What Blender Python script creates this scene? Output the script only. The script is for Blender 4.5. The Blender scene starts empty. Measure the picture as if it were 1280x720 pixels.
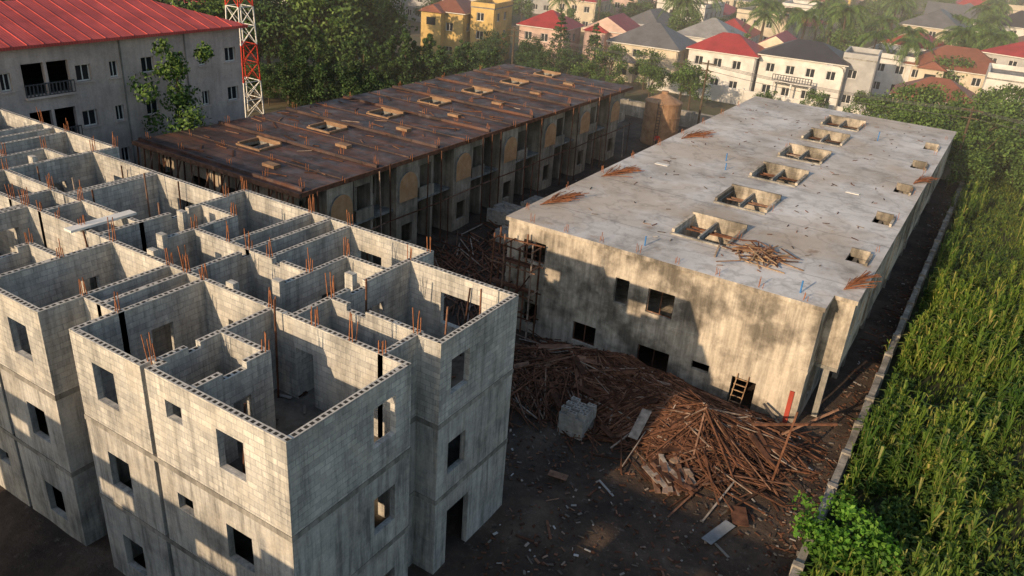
import bpy, math, random
import numpy as np
from mathutils import Vector, Matrix, noise as mnoise
random.seed(7); rng=np.random.default_rng(11)
S=bpy.context.scene
def link(o,parent=None):
    bpy.context.collection.objects.link(o)
    if parent: o.parent=parent
    return o
def empty(name,loc=(0,0,0)):
    e=bpy.data.objects.new(name,None); e.location=loc; e.empty_display_size=.5
    return link(e)
# ------------------------------------------------ materials
class NT:
    def __init__(s,name):
        s.m=bpy.data.materials.new(name); s.m.use_nodes=True; s.t=s.m.node_tree; s.n=s.t.nodes; s.n.clear()
        s.out=s.n.new('ShaderNodeOutputMaterial'); s.b=s.n.new('ShaderNodeBsdfPrincipled'); s.l(s.b.outputs[0],s.out.inputs[0])
        s.b.inputs['Specular IOR Level'].default_value=.25
    def l(s,a,b): s.t.links.new(a,b)
    def coord(s,kind='Object'):
        return s.n.new('ShaderNodeTexCoord').outputs[kind]
    def mapping(s,vec,scale=(1,1,1),loc=(0,0,0)):
        m=s.n.new('ShaderNodeMapping'); m.inputs['Scale'].default_value=scale; m.inputs['Location'].default_value=loc; s.l(vec,m.inputs[0]); return m.outputs[0]
    def noise(s,vec,scale,detail=5,rough=.6):
        n=s.n.new('ShaderNodeTexNoise'); n.inputs['Scale'].default_value=scale; n.inputs['Detail'].default_value=min(detail,5); n.inputs['Roughness'].default_value=rough
        s.l(vec,n.inputs['Vector']); return n.outputs['Fac']
    def ramp(s,fac,stops):
        r=s.n.new('ShaderNodeValToRGB'); e=r.color_ramp.elements
        while len(e)<len(stops): e.new(.5)
        for i,(p,c) in enumerate(stops):
            e[i].position=p; e[i].color=(c[0],c[1],c[2],1) if not isinstance(c,(int,float)) else (c,c,c,1)
        s.l(fac,r.inputs[0]); return r.outputs[0]
    def mix(s,fac,a,b,mode='MIX'):
        m=s.n.new('ShaderNodeMix'); m.data_type='RGBA'; m.blend_type=mode
        if isinstance(fac,(int,float)): m.inputs[0].default_value=fac
        else: s.l(fac,m.inputs[0])
        for i,x in ((6,a),(7,b)):
            if isinstance(x,tuple): m.inputs[i].default_value=(x[0],x[1],x[2],1)
            else: s.l(x,m.inputs[i])
        return m.outputs[2]
    def math(s,op,a,b=0.):
        m=s.n.new('ShaderNodeMath'); m.operation=op
        for i,x in ((0,a),(1,b)):
            if isinstance(x,(int,float)): m.inputs[i].default_value=x
            else: s.l(x,m.inputs[i])
        return m.outputs[0]
    def bump(s,h,st=.4,d=.03):
        b=s.n.new('ShaderNodeBump'); b.inputs['Strength'].default_value=st; b.inputs['Distance'].default_value=d
        s.l(h,b.inputs['Height']); s.l(b.outputs[0],s.b.inputs['Normal'])
    def done(s,col,rough=.85):
        if isinstance(col,tuple): s.b.inputs['Base Color'].default_value=(*col,1)
        else: s.l(col,s.b.inputs['Base Color'])
        if isinstance(rough,(int,float)): s.b.inputs['Roughness'].default_value=rough
        else: s.l(rough,s.b.inputs['Roughness'])
        return s.m
def simple(name,c1,c2,scale=2.,rough=.85,bump=.3,bs=None,lo=.35,hi=.65,metal=0):
    t=NT(name); o=t.coord(); f=t.noise(o,scale,5,.65)
    col=t.ramp(f,[(lo,c1),(hi,c2)])
    if bump: t.bump(t.noise(o,bs or scale*6,3,.7),bump,.03)
    t.b.inputs['Metallic'].default_value=metal
    return t.done(col,rough)
def blockmat(name,base,lines,stain,warm=1.0,streak=.5):
    t=NT(name); uv=t.coord('UV'); o=t.coord()
    br=t.n.new('ShaderNodeTexBrick'); br.inputs['Scale'].default_value=1; br.inputs['Brick Width'].default_value=.45; br.inputs['Row Height'].default_value=.225
    br.inputs['Mortar Size'].default_value=.014; br.inputs['Mortar Smooth'].default_value=.2; br.inputs['Bias'].default_value=0
    b=base; k=lines*.6
    br.inputs['Color1'].default_value=(b*(1+k),b*(1+k)*.98,b*(1+k)*warm*.96,1); br.inputs['Color2'].default_value=(b*(1-k),b*(1-k)*.99,b*(1-k)*warm,1); br.inputs['Mortar'].default_value=(b*(1-lines),b*(1-lines),b*(1-lines),1)
    t.l(uv,br.inputs['Vector'])
    big=t.ramp(t.noise(o,.45,5,.65),[(.3,stain),(.6,1.05)])
    sv=t.mapping(o,(2.2,2.2,.22)); st=t.ramp(t.noise(sv,1.6,5,.7),[(.35,1-streak),(.58,1.0)])
    dust=t.ramp(t.noise(t.mapping(o,loc=(5,5,5)),.8,5,.7),[(.48,0.),(.7,.55)])
    c=t.mix(1,br.outputs['Color'],big,'MULTIPLY'); c=t.mix(1,c,st,'MULTIPLY'); c=t.mix(dust,c,(.54,.50,.43))
    fn=t.noise(o,11,4,.7); c=t.mix(1,c,t.ramp(fn,[(.2,.8),(.8,1.16)]),'MULTIPLY')
    h=t.math('ADD',t.math('MULTIPLY',br.outputs['Fac'],-.6*lines*2),t.math('MULTIPLY',fn,.7))
    t.bump(h,.6,.02)
    return t.done(c,.92)
M_BLOCK=blockmat('sandcrete_block',.51,.30,.66,.94,.40)
M_BLOCKLOW=blockmat('sandcrete_lower_storeys',.50,.11,.52,.94,.55)
def topmat():
    t=NT('block_top_with_cores'); uv=t.coord('UV'); o=t.coord()
    sx=t.n.new('ShaderNodeSeparateXYZ'); t.l(uv,sx.inputs[0])
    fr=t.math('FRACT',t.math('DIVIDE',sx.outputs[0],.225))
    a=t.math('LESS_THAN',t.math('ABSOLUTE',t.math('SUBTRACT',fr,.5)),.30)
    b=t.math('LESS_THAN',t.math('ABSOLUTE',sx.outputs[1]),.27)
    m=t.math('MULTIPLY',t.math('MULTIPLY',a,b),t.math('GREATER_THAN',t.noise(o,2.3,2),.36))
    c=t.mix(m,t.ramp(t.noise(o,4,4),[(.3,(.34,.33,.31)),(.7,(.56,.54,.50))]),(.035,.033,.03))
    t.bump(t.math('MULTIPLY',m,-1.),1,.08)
    return t.done(c,.95)
M_TOP=topmat()
def plaster(name,c1,c2,dark,blot=.35,lo=.42,hi=.62,fine=7,stk=.5):
    t=NT(name); o=t.coord()
    col=t.ramp(t.noise(o,.9,5,.7),[(.3,c1),(.7,c2)])
    bl=t.ramp(t.noise(o,blot,5,.62),[(lo,dark),(hi,1.)])
    sv=t.mapping(o,(1.8,1.8,.16)); st=t.ramp(t.noise(sv,1.5,5,.7),[(.33,stk),(.6,1.)])
    fn=t.noise(o,fine,5,.7)
    c=t.mix(1,t.mix(1,t.mix(1,col,bl,'MULTIPLY'),st,'MULTIPLY'),t.ramp(fn,[(.2,.8),(.8,1.15)]),'MULTIPLY')
    t.bump(fn,.5,.03)
    return t.done(c,.9)
M_BWALL=plaster('weathered_plaster',(.50,.44,.36),(.63,.57,.48),.34,.38,.42,.57,7,.5)
M_CWALL=plaster('raw_plaster',(.42,.35,.27),(.57,.48,.37),.6,.5)
def roofslab():
    t=NT('cast_concrete_roof'); o=t.coord()
    col=t.ramp(t.noise(o,.16,5,.62),[(.32,(.36,.34,.31)),(.47,(.52,.51,.50)),(.66,(.68,.675,.67))])
    sy=t.n.new('ShaderNodeSeparateXYZ'); t.l(o,sy.inputs[0])
    yy=t.math('ADD',sy.outputs[1],t.math('MULTIPLY',t.noise(o,.7,2),.25))
    ln=t.math('LESS_THAN',t.math('ABSOLUTE',t.math('SUBTRACT',t.math('FRACT',t.math('DIVIDE',t.math('SUBTRACT',yy,38.1),7.45)),.5)),.006)
    st=t.ramp(t.noise(o,.7,5,.7),[(.34,.68),(.5,1.)])
    rust=t.ramp(t.noise(t.mapping(o,loc=(9,3,0)),.13,5,.6),[(.46,0.),(.60,1.)])
    rust2=t.ramp(t.noise(t.mapping(o,loc=(1,8,0)),.55,5,.7),[(.60,0.),(.70,.7)])
    ring=t.ramp(t.noise(t.mapping(o,loc=(3,13,0)),.3,4,.55),[(.475,1.),(.5,.78),(.525,1.)])
    c=t.mix(1,col,st,'MULTIPLY'); c=t.mix(t.math('MULTIPLY',rust,.6),c,(.42,.34,.26)); c=t.mix(rust2,c,(.30,.21,.15)); c=t.mix(1,c,ring,'MULTIPLY')
    c=t.mix(t.math('MULTIPLY',ln,.5),c,(.16,.155,.15))
    fn=t.noise(o,13,4,.7); c=t.mix(1,c,t.ramp(fn,[(.2,.88),(.8,1.08)]),'MULTIPLY')
    t.bump(fn,.25,.02)
    return t.done(c,.75)
M_BROOF=roofslab()
def formwork():
    t=NT('formwork_board_roof'); o=t.coord(); 
    br=t.n.new('ShaderNodeTexBrick'); br.inputs['Scale'].default_value=1; br.inputs['Brick Width'].default_value=2.4; br.inputs['Row Height'].default_value=1.2
    br.inputs['Mortar Size'].default_value=.03; br.inputs['Color1'].default_value=(.045,.034,.034,1); br.inputs['Color2'].default_value=(.085,.056,.05,1); br.inputs['Mortar'].default_value=(.022,.017,.016,1)
    t.l(o,br.inputs['Vector'])
    c=t.mix(1,br.outputs['Color'],t.ramp(t.noise(o,.4,5,.7),[(.3,.55),(.7,1.5)]),'MULTIPLY')
    c=t.mix(t.ramp(t.noise(t.mapping(o,(.35,1.5,1)),.9,5,.75),[(.50,0.),(.62,.75)]),c,(.15,.065,.04))
    c=t.mix(t.ramp(t.noise(t.mapping(o,loc=(7,0,0)),.9,5,.75),[(.57,0.),(.68,.5)]),c,(.15,.135,.135))
    t.bump(t.noise(o,5,4,.7),.4,.03)
    return t.done(c,t.ramp(t.noise(o,.7,3),[(.35,.4),(.65,.75)]))
M_CROOF=formwork()
M_SLAB=plaster('slab_edge_concrete',(.32,.31,.28),(.46,.44,.40),.6,.6)
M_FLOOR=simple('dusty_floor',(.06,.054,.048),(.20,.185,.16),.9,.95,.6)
M_REBAR=simple('rusty_rebar',(.20,.075,.035),(.36,.15,.07),6,.8,0)
def islandmat(name,stops,rough=.85,transl=0,noise_s=None,spec=.2,big=None):
    t=NT(name); g=t.n.new('ShaderNodeNewGeometry'); c=t.ramp(g.outputs['Random Per Island'],stops)
    o=t.coord()
    if noise_s: c=t.mix(1,c,t.ramp(t.noise(o,noise_s,2,.6),[(.3,.55),(.7,1.35)]),'MULTIPLY')
    if big: c=t.mix(1,c,t.ramp(t.noise(o,big,3,.6),[(.38,(.5,.62,.55)),(.6,(1.25,1.15,.95))]),'MULTIPLY')
    t.b.inputs['Specular IOR Level'].default_value=spec
    m=t.done(c,rough)
    if transl:
        tr=t.n.new('ShaderNodeBsdfTranslucent'); mx=t.n.new('ShaderNodeMixShader'); mx.inputs[0].default_value=transl
        t.l(t.mix(1,c,(1.3,1.4,.7),'MULTIPLY'),tr.inputs[0]); t.l(t.b.outputs[0],mx.inputs[1]); t.l(tr.outputs[0],mx.inputs[2]); t.l(mx.outputs[0],t.out.inputs[0])
    return m
M_TIMBER=islandmat('weathered_timber',[(0,(.05,.026,.018)),(.35,(.105,.05,.031)),(.7,(.17,.08,.048)),(.93,(.22,.13,.09)),(1,(.34,.30,.26))],.85,0,3.)
M_PLANK=islandmat('sawn_plank',[(0,(.24,.14,.08)),(1,(.40,.28,.17))],.85,0,3.)
M_GREYBIT=islandmat('site_rubble',[(0,(.05,.042,.035)),(.5,(.11,.092,.075)),(.85,(.21,.19,.165)),(1,(.5,.5,.5))],.9)
M_LEAF=islandmat('foliage',[(0,(.03,.06,.016)),(.5,(.07,.13,.03)),(1,(.13,.20,.05))],.6,0,.35)
M_LEAFD=islandmat('dark_foliage',[(0,(.018,.04,.015)),(.5,(.042,.09,.026)),(1,(.08,.135,.038))],.6,0,.35)
M_LEAFB=islandmat('bright_foliage',[(0,(.05,.13,.015)),(.5,(.10,.24,.03)),(1,(.17,.32,.05))],.55,.3,1.)
M_CROP=islandmat('field_crop',[(0,(.025,.055,.013)),(.5,(.055,.105,.02)),(.85,(.10,.155,.03)),(1,(.19,.20,.06))],.65,0,None,.2,.16)
M_CORN=islandmat('maize_leaf',[(0,(.055,.11,.02)),(.5,(.10,.175,.032)),(.8,(.17,.23,.05)),(1,(.33,.30,.12))],.6,.22,None,.2,.2)
M_BARK=simple('bark',(.05,.035,.025),(.12,.09,.06),5,.95,0)
def soil():
    t=NT('site_soil'); o=t.coord()
    c=t.ramp(t.noise(o,.35,5,.72),[(.3,(.036,.027,.023)),(.5,(.072,.052,.040)),(.72,(.14,.103,.077))])
    c=t.mix(t.ramp(t.noise(o,3.2,5,.8),[(.58,0.),(.66,.6)]),c,(.18,.155,.135))
    t.bump(t.noise(o,4,5,.75),.9,.12)
    return t.done(c,.9)
M_SOIL=soil()
M_GROUND=simple('town_ground',(.05,.07,.03),(.20,.15,.10),.05,.95,.3,2)
M_FIELD=simple('field_soil',(.025,.035,.015),(.06,.06,.03),.6,.95,.5,5)
M_ROAD=simple('asphalt_road',(.045,.045,.048),(.075,.072,.07),.4,.85,.3,20)
M_BOUND=plaster('boundary_wall_render',(.32,.30,.26),(.48,.45,.40),.6,.8)
M_GLASS=NT('window_glass'); M_GLASS=M_GLASS.done((.02,.025,.03),.15)
M_WHITE=simple('white_paint',(.62,.61,.58),(.74,.73,.70),.6,.7,0)
M_DARKW=simple('dark_trim',(.04,.04,.045),(.07,.07,.075),2,.6,0)
M_BLUE=NT('blue_pipe').done((.05,.18,.42),.5)
M_TANKM=simple('rusty_tank_steel',(.24,.14,.08),(.40,.25,.15),1.2,.7,.3)
M_ARCH=simple('arch_plywood',(.40,.21,.10),(.54,.32,.17),1.5,.8,.2)
M_CURB=simple('opening_curb_board',(.18,.11,.07),(.32,.21,.13),1.5,.8,.2)
M_SHEET=simple('roofing_sheet_grey',(.16,.18,.2),(.3,.32,.34),1.,.45,.2)
wallmats={}
def wm(name,c):
    if name not in wallmats: wallmats[name]=simple(name,tuple(x*.78 for x in c),tuple(min(1,x*1.1) for x in c),.5,.8,0,8)
    return wallmats[name]
def roofm(name,c):
    if name not in wallmats:
        t=NT(name); o=t.coord(); w=t.n.new('ShaderNodeTexWave'); w.inputs['Scale'].default_value=1.6; w.bands_direction='Y'; w.inputs['Distortion'].default_value=.3
        t.l(o,w.inputs['Vector'])
        col=t.ramp(t.noise(o,.5,5,.7),[(.3,tuple(x*.65 for x in c)),(.7,tuple(x*1.15 for x in c))])
        col=t.mix(.3,col,t.mix(1,col,w.outputs['Color'],'MULTIPLY'))
        wallmats[name]=t.done(col,.5)
    return wallmats[name]
# ------------------------------------------------ mesh builder
class MB:
    def __init__(s): s.v=[];s.f=[];s.uv=[];s.mi=[];s.mats=[]
    def m(s,mat):
        if mat not in s.mats: s.mats.append(mat)
        return s.mats.index(mat)
    def poly(s,pts,mat,uvs=None):
        i=len(s.v); s.v+=[tuple(p) for p in pts]; s.f.append(tuple(range(i,i+len(pts)))); s.mi.append(s.m(mat))
        s.uv+= uvs if uvs else [(p[0],p[1]) for p in pts]
    def plate(s,axis,c,th,a0,a1,b0,b1,holes,mat,mtop=None):
        if a1<a0: a0,a1=a1,a0
        A=sorted({a0,a1}|{min(max(h[i],a0),a1) for h in holes for i in (0,1)})
        B=sorted({b0,b1}|{min(max(h[i],b0),b1) for h in holes for i in (2,3)})
        def P(a,b,q): return (a,q,b) if axis=='y' else ((q,a,b) if axis=='x' else (a,b,q))
        def solid(i,j):
            if i<0 or j<0 or i>=len(A)-1 or j>=len(B)-1: return False
            ca=(A[i]+A[i+1])/2; cb=(B[j]+B[j+1])/2
            return not any(min(h[0],h[1])<ca<max(h[0],h[1]) and h[2]<cb<h[3] for h in holes)
        lo,hi=c-th/2,c+th/2
        for i in range(len(A)-1):
            for j in range(len(B)-1):
                if not solid(i,j): continue
                x0,x1,y0,y1=A[i],A[i+1],B[j],B[j+1]
                q=[(x0,y0),(x1,y0),(x1,y1),(x0,y1)]
                s.poly([P(a,b,lo) for a,b in q],mat,q)
                s.poly([P(a,b,hi) for a,b in q],(mtop if (mtop and axis=='z') else mat),q)
                for (di,dj,e0,e1) in ((-1,0,(x0,y0),(x0,y1)),(1,0,(x1,y0),(x1,y1)),(0,-1,(x0,y0),(x1,y0)),(0,1,(x0,y1),(x1,y1))):
                    if solid(i+di,j+dj): continue
                    pts=[P(*e0,lo),P(*e1,lo),P(*e1,hi),P(*e0,hi)]
                    top=(dj==1 and y1>b1-.3 and axis!='z' and mtop)
                    if top: s.poly(pts,mtop,[(x0,-.5),(x1,-.5),(x1,.5),(x0,.5)])
                    elif dj!=0: s.poly(pts,mat,[(x0,lo),(x1,lo),(x1,hi),(x0,hi)])
                    else: s.poly(pts,mat,[(lo,y0),(lo,y1),(hi,y1),(hi,y0)])
    def box(s,x0,x1,y0,y1,z0,z1,mat,mtop=None):
        s.plate('z',(z0+z1)/2,z1-z0,x0,x1,y0,y1,[],mat,mtop)
    def beam(s,p,q,w,h,mat):
        p=Vector(p);q=Vector(q);d=q-p
        if d.length<1e-6: return
        d.normalize(); up=Vector((0,0,1)) if abs(d.z)<.95 else Vector((1,0,0))
        a=d.cross(up).normalized()*w/2; b=d.cross(a).normalized()*h/2
        c=[p-a-b,p+a-b,p+a+b,p-a+b,q-a-b,q+a-b,q+a+b,q-a+b]
        i=len(s.v); s.v+=[tuple(x) for x in c]
        for f in ((0,1,2,3),(7,6,5,4),(0,4,5,1),(1,5,6,2),(2,6,7,3),(3,7,4,0)):
            s.f.append(tuple(i+k for k in f)); s.mi.append(s.m(mat)); s.uv+=[(0,0),(1,0),(1,1),(0,1)]
    def cyl(s,c,r0,r1,z0,z1,mat,n=16,cap=True):
        ring=lambda r,z:[(c[0]+r*math.cos(2*math.pi*k/n),c[1]+r*math.sin(2*math.pi*k/n),z) for k in range(n)]
        A=ring(r0,z0);B=ring(r1,z1)
        for k in range(n): s.poly([A[k],A[(k+1)%n],B[(k+1)%n],B[k]],mat)
        if cap: s.poly(B,mat)
    def obj(s,name,parent=None):
        me=bpy.data.meshes.new(name); me.from_pydata(s.v,[],s.f); 
        for m in s.mats: me.materials.append(m)
        me.polygons.foreach_set('material_index',s.mi)
        u=me.uv_layers.new(name='UVMap'); u.data.foreach_set('uv',np.array(s.uv,dtype=np.float32).ravel())
        me.update(); return link(bpy.data.objects.new(name,me),parent)
def quads_obj(name,V,mat,parent=None,loc=None):
    n=len(V)//4; me=bpy.data.meshes.new(name)
    me.vertices.add(len(V)); me.vertices.foreach_set('co',np.asarray(V,dtype=np.float32).ravel())
    me.loops.add(n*4); me.loops.foreach_set('vertex_index',np.arange(n*4,dtype=np.int32))
    me.polygons.add(n); me.polygons.foreach_set('loop_start',np.arange(0,n*4,4,dtype=np.int32))
    me.materials.append(mat); me.update(calc_edges=True); me.validate()
    o=bpy.data.objects.new(name,me)
    if loc is not None: o.location=loc
    return link(o,parent)
# ------------------------------------------------ camera, light, world
cam=bpy.data.cameras.new('camera'); co=link(bpy.data.objects.new('camera',cam)); S.camera=co
xa=Vector((.8425,.5355,.0695)).normalized(); za=Vector((.4579,-.7772,.4289)); za=(za-xa*za.dot(xa)).normalized(); ya=za.cross(xa)
R=Matrix((xa,ya,za)).transposed().to_4x4(); R.translation=Vector((0,0,23.8)); co.matrix_world=R
cam.sensor_width=36; cam.lens=28.125; cam.clip_end=3000
w=bpy.data.worlds.new('World'); S.world=w; w.use_nodes=True; nt=w.node_tree
sky=nt.nodes.new('ShaderNodeTexSky'); sky.sky_type='NISHITA'; sky.sun_disc=False
EL=19; TX,TY=.17,1.0
sky.sun_elevation=math.radians(EL); sky.sun_rotation=math.radians(180+9.6); sky.air_density=1.2; sky.dust_density=1.5
bg=nt.nodes['Background']; bg.inputs[1].default_value=.15; nt.links.new(sky.outputs[0],bg.inputs[0])
sl=bpy.data.lights.new('sun','SUN'); sl.energy=5; sl.angle=math.radians(.6); sl.color=(1,.73,.46)
so=link(bpy.data.objects.new('sun',sl)); d=Vector((TX,TY,0)).normalized()*math.cos(math.radians(EL)); d.z=-math.sin(math.radians(EL))
so.rotation_euler=d.to_track_quat('-Z','Y').to_euler(); so.location=(-10,-60,60)
S.view_settings.view_transform='Standard'; S.view_settings.look='None'; S.view_settings.exposure=0
hz_m=bpy.data.materials.new('morning_haze'); hz_m.use_nodes=True; hn_=hz_m.node_tree; hn_.nodes.clear()
ho=hn_.nodes.new('ShaderNodeOutputMaterial'); hs_n=hn_.nodes.new('ShaderNodeVolumeScatter'); hs_n.inputs['Density'].default_value=.0014; hs_n.inputs['Color'].default_value=(1,.95,.9,1); hs_n.inputs['Anisotropy'].default_value=0.
hn_.links.new(hs_n.outputs[0],ho.inputs['Volume'])
# ------------------------------------------------ block house row (A)
TH=.23
def rebar(mb,x,y,z,n=4,h=.8,s=.09):
    for k in range(n):
        dx=s*(1 if k%2 else -1); dy=s*(1 if k//2%2 else -1)
        l=h*random.uniform(.6,1.25)
        mb.beam((x+dx,y+dy,z-.05),(x+dx+random.gauss(0,.06)*l,y+dy+random.gauss(0,.06)*l,z+l),.026,.026,M_REBAR)
def house_unit(W,RB,FX,fx,dy,idx,party=True):
    eo=[0]
    def wl(axis,c,a0,a1,z0,z1,holes,mat,mtop=None):
        eo[0]+=1; off=.0013*idx+.0037*(eo[0]%9)
        e=TH/2-.005
        if axis=='y':
            a,b=sorted((fx(a0),fx(a1))); hs=[(*sorted((fx(h[0]),fx(h[1]))),h[2],h[3]) for h in holes]
            W.plate('y',c+dy,TH,a-e,b+e,z0,z1+(off if mtop else 0),hs,mat,mtop)
        else:
            hs=[(h[0]+dy,h[1]+dy,h[2],h[3]) for h in holes]
            W.plate('x',fx(c),TH-.002,min(a0,a1)+dy-e,max(a0,a1)+dy+e,z0,z1+(off if mtop else 0),hs,mat,mtop)
    ext=[('y',12.2,-23.6,-20.15,[(-22.7,-21.55,1.0,2.45)]),
         ('y',12.62,-20.15,-19.7,[]),('x',-20.15,12.2,12.62,[]),('x',-19.7,12.2,12.62,[]),
         ('y',12.2,-19.7,-13.9,[(-19.0,-18.25,1.9,2.55),(-16.7,-15.55,1.1,2.5)]),
         ('x',-13.9,12.2,17.3,[(15.6,16.65,1.0,2.5)]),
         ('y',17.3,-14.9,-13.9,[]),('x',-14.9,17.3,19.1,[(17.8,18.5,.3,2.5)]),('y',19.1,-14.9,-13.9,[]),
         ('x',-13.9,19.1,23.8,[(19.65,20.75,.95,2.4)]),
         ('y',23.8,-18.9,-13.9,[(-17.3,-15.4,1.0,2.4)]),('x',-18.9,23.8,25.0,[]),
         ('y',25.0,-24.6,-18.9,[(-22.9,-21.5,.9,2.3)]),
         ('x',-23.6,12.2,13.8,[]),('y',13.8,-24.6,-23.6,[(-24.4,-23.9,1.4,2.2)])]
    for fl,(z0,z1) in enumerate(((-.1,3.5),(3.7,6.9),(7.1,10.4))):
        for ax,c,a0,a1,hs in ext:
            base=(0 if fl==0 else (3.7,7.1)[fl-1])
            H=[(h[0],h[1],base+h[2]-(.15 if fl<2 else 0),base+h[3]-(.15 if fl<2 else 0)) for h in hs]
            if fl==0 and ax=='x' and c==-13.9 and a0==19.1: H=[(19.75,21.2,0.05,2.7)]
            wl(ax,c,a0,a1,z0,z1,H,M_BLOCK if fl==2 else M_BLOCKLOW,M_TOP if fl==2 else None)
    ins=[('x',-20.0,12.62,17.3,[(15.6,16.4,7.1,9.2)]),('y',15.1,-20,-17.9,[]),('x',-17.9,12.2,15.1,[(13.6,14.3,7.1,9.2)]),
         ('y',17.3,-24.6,-14.9,[(-18.8,-17.95,7.1,9.25),(-22.3,-21.5,7.1,9.2)]),
         ('x',-23.6,13.8,17.3,[(14.8,15.7,7.1,9.3)]),
         ('y',19.2,-19,-14.9,[(-16.6,-15.75,7.1,9.2)]),('x',-19.0,17.3,19.2,[]),('x',-19.0,19.2,23.8,[(21,22,7.1,9.2)]),
         ('y',20.3,-24.6,-21.2,[(-23.4,-22.6,7.1,9.2)]),('x',-21.2,18.7,22.4,[(20.8,21.6,7.1,9.2)]),('x',-23.4,20.3,25.0,[(22.6,23.5,7.1,9.2)]),
         ('y',22.4,-21.2,-19.0,[(-20.6,-19.8,7.1,9.2)])]
    if party: ins.append(('x',-24.6,13.8,25.0,[]))
    for ax,c,a0,a1,hs in ins:
        lo_,hi_=min(a0,a1),max(a0,a1); hs=list(hs)
        if hi_-lo_>2.5 and random.random()<.35:
            q=random.uniform(lo_+.7,hi_-1.4); hs.append((q,q+random.choice((.45,.9)),10.4-.225,11))
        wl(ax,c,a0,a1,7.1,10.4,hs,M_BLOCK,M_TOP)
    for x,y in ((-21.2,18.7),(-19.6,20.9),(-22.3,17.5)):
        W.box(fx(x)-.2,fx(x)+.2,y+dy-.13,y+dy+.13,7.1,10.62,M_BLOCK)
    e=.02+TH/2
    for z0,z1 in ((3.5,3.7),(6.9,7.1)):
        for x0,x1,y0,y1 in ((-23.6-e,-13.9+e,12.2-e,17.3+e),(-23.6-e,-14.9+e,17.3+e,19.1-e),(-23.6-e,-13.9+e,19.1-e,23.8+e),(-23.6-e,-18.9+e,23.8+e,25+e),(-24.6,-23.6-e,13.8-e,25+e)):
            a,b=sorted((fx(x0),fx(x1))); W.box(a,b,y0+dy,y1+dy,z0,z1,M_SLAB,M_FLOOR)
    nodes=[(-20,15.1),(-17.9,15.1),(-17.9,17.3),(-20,17.3),(-14.9,17.3),(-13.9,17.3),(-14.9,19.1),(-19,19.2),(-19,23.8),(-21.2,20.3),(-23.4,20.3),(-21.2,22.4),(-23.6,13.8),(-23.6,17.3),(-24.6,17.3),(-24.6,20.3),(-20,12.5),(-23.4,25),(-18.9,25),(-16.2,17.3)]
    for x,y in nodes:
        if random.random()<.88: rebar(RB,fx(x),y+dy,10.4,random.choice((3,4,4,5)),random.uniform(.45,.95),.08)
    for k in range(60):
        x=random.uniform(-23.2,-14.3); y=random.uniform(12.6,24.6); a=random.uniform(0,3.14); l=random.uniform(.3,1.0)
        FX.beam((fx(x),y+dy,7.14+random.random()*.05),(fx(x)+l*math.cos(a),y+dy+l*math.sin(a)*.5,7.16+random.random()*.1),random.uniform(.05,.15),.04,random.choice((M_TIMBER,M_GREYBIT)))
    for (x,y) in ((-14.5,20),(-14.6,22.6),(-16,23.4),(-18.5,20.5),(-19.4,16.8),(-16.5,12.7)):
        FX.beam((fx(x),y+dy,7.1),(fx(x+random.uniform(-.3,.3)),y+dy+random.uniform(-.2,.2),10.4+random.uniform(-.3,.9)),.06,.05,M_TIMBER)
def rowA(name,fxs,dy):
    par=empty(name); W=MB();RB=MB();FX=MB()
    for i,(f,p) in enumerate(fxs): house_unit(W,RB,FX,f,dy,i,p)
    W.obj('walls_and_slabs',par);RB.obj('starter_bars',par);FX.obj('loose_timber',par)
    return par,FX
id_=lambda x:x
f2=lambda x:-49.2-x
f3=lambda x:x-21.7
f4=lambda x:-49.2-21.7-x
par,_=rowA('added_shade_row',[(id_,True),(f2,False),(f3,True),(f4,False)],0)
mb=MB(); mb.box(-31.45,-30.95,16.6,19.6,10.46,10.56,M_WHITE); mb.obj('white_board',par)
# copy of the row, added unseen behind the viewpoint to shade the foreground
rowA('added_shade_row',[(lambda x:x+13,True),(lambda x:-49.2-x+13,False),(lambda x:x-8.7,True)],-26.0)
# ------------------------------------------------ building B
B=empty('flat_roof_terrace_building'); W=MB();RF=MB();RB=MB();FX=MB()
X0,X1,Y0,Y1,ZR=-22.9,-4.9,38.2,87.2,7.3
t=.23
fw=[(-15.8,-14.95,4.0,5.55),(-13.8,-12.25,4.05,5.5),(-18.1,-16.6,.75,2.0),(-13.9,-12.0,.6,1.95),(-10.7,-9.7,1.6,2.1),(-8.4,-7.1,-.1,2.0),(-21.9,-20.4,4.9,6.2),(-21.6,-20.6,.8,2.2)]
W.plate('y',Y0,t,X0-.11,X1+.11,-.2,3.45,[h for h in fw if h[3]<3],M_BWALL); W.plate('y',Y0,t,X0-.11,X1+.11,3.65,7.08,[h for h in fw if h[3]>3],M_BWALL)
W.plate('y',Y1,t,X0-.11,X1+.11,-.2,7.08,[(x,x+1.2,z,z+1.4) for x in (-20,-16,-12,-8) for z in (1,4.6)],M_BWALL)
ws=[(y,y+1.3,z,z+1.4) for k in range(7) for y in (40+k*7.4,43.2+k*7.4) if y<85 for z in (.9,4.6)]
W.plate('x',X0,t-.004,Y0+.12,Y1-.12,-.2,7.08,ws,M_BWALL)
W.plate('x',X1,t-.004,Y0+.12,Y1-.12,-.2,7.08,ws,M_BWALL)
W.box(X0-.14,X1+.14,Y0-.14,Y1+.14,3.45,3.65,M_BWALL)
for h in fw: # dark timber frames/shutters left in some openings
    if h[1]-h[0]>1.2 and h[2]>0: W.plate('y',Y0+.05,.05,h[0],h[1],h[2],h[3],[(h[0]+.06,(h[0]+h[1])/2-.03,h[2]+.06,h[3]-.06),((h[0]+h[1])/2+.03,h[1]-.06,h[2]+.06,h[3]-.06)],M_TIMBER)
slots=[(45.4,46.6),(53.4,54.7),(61.6,62.9),(69.8,71.0),(77.4,78.6)]
ys=[40.0]+[v for s_ in slots for v in s_]+[87.0]
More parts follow.
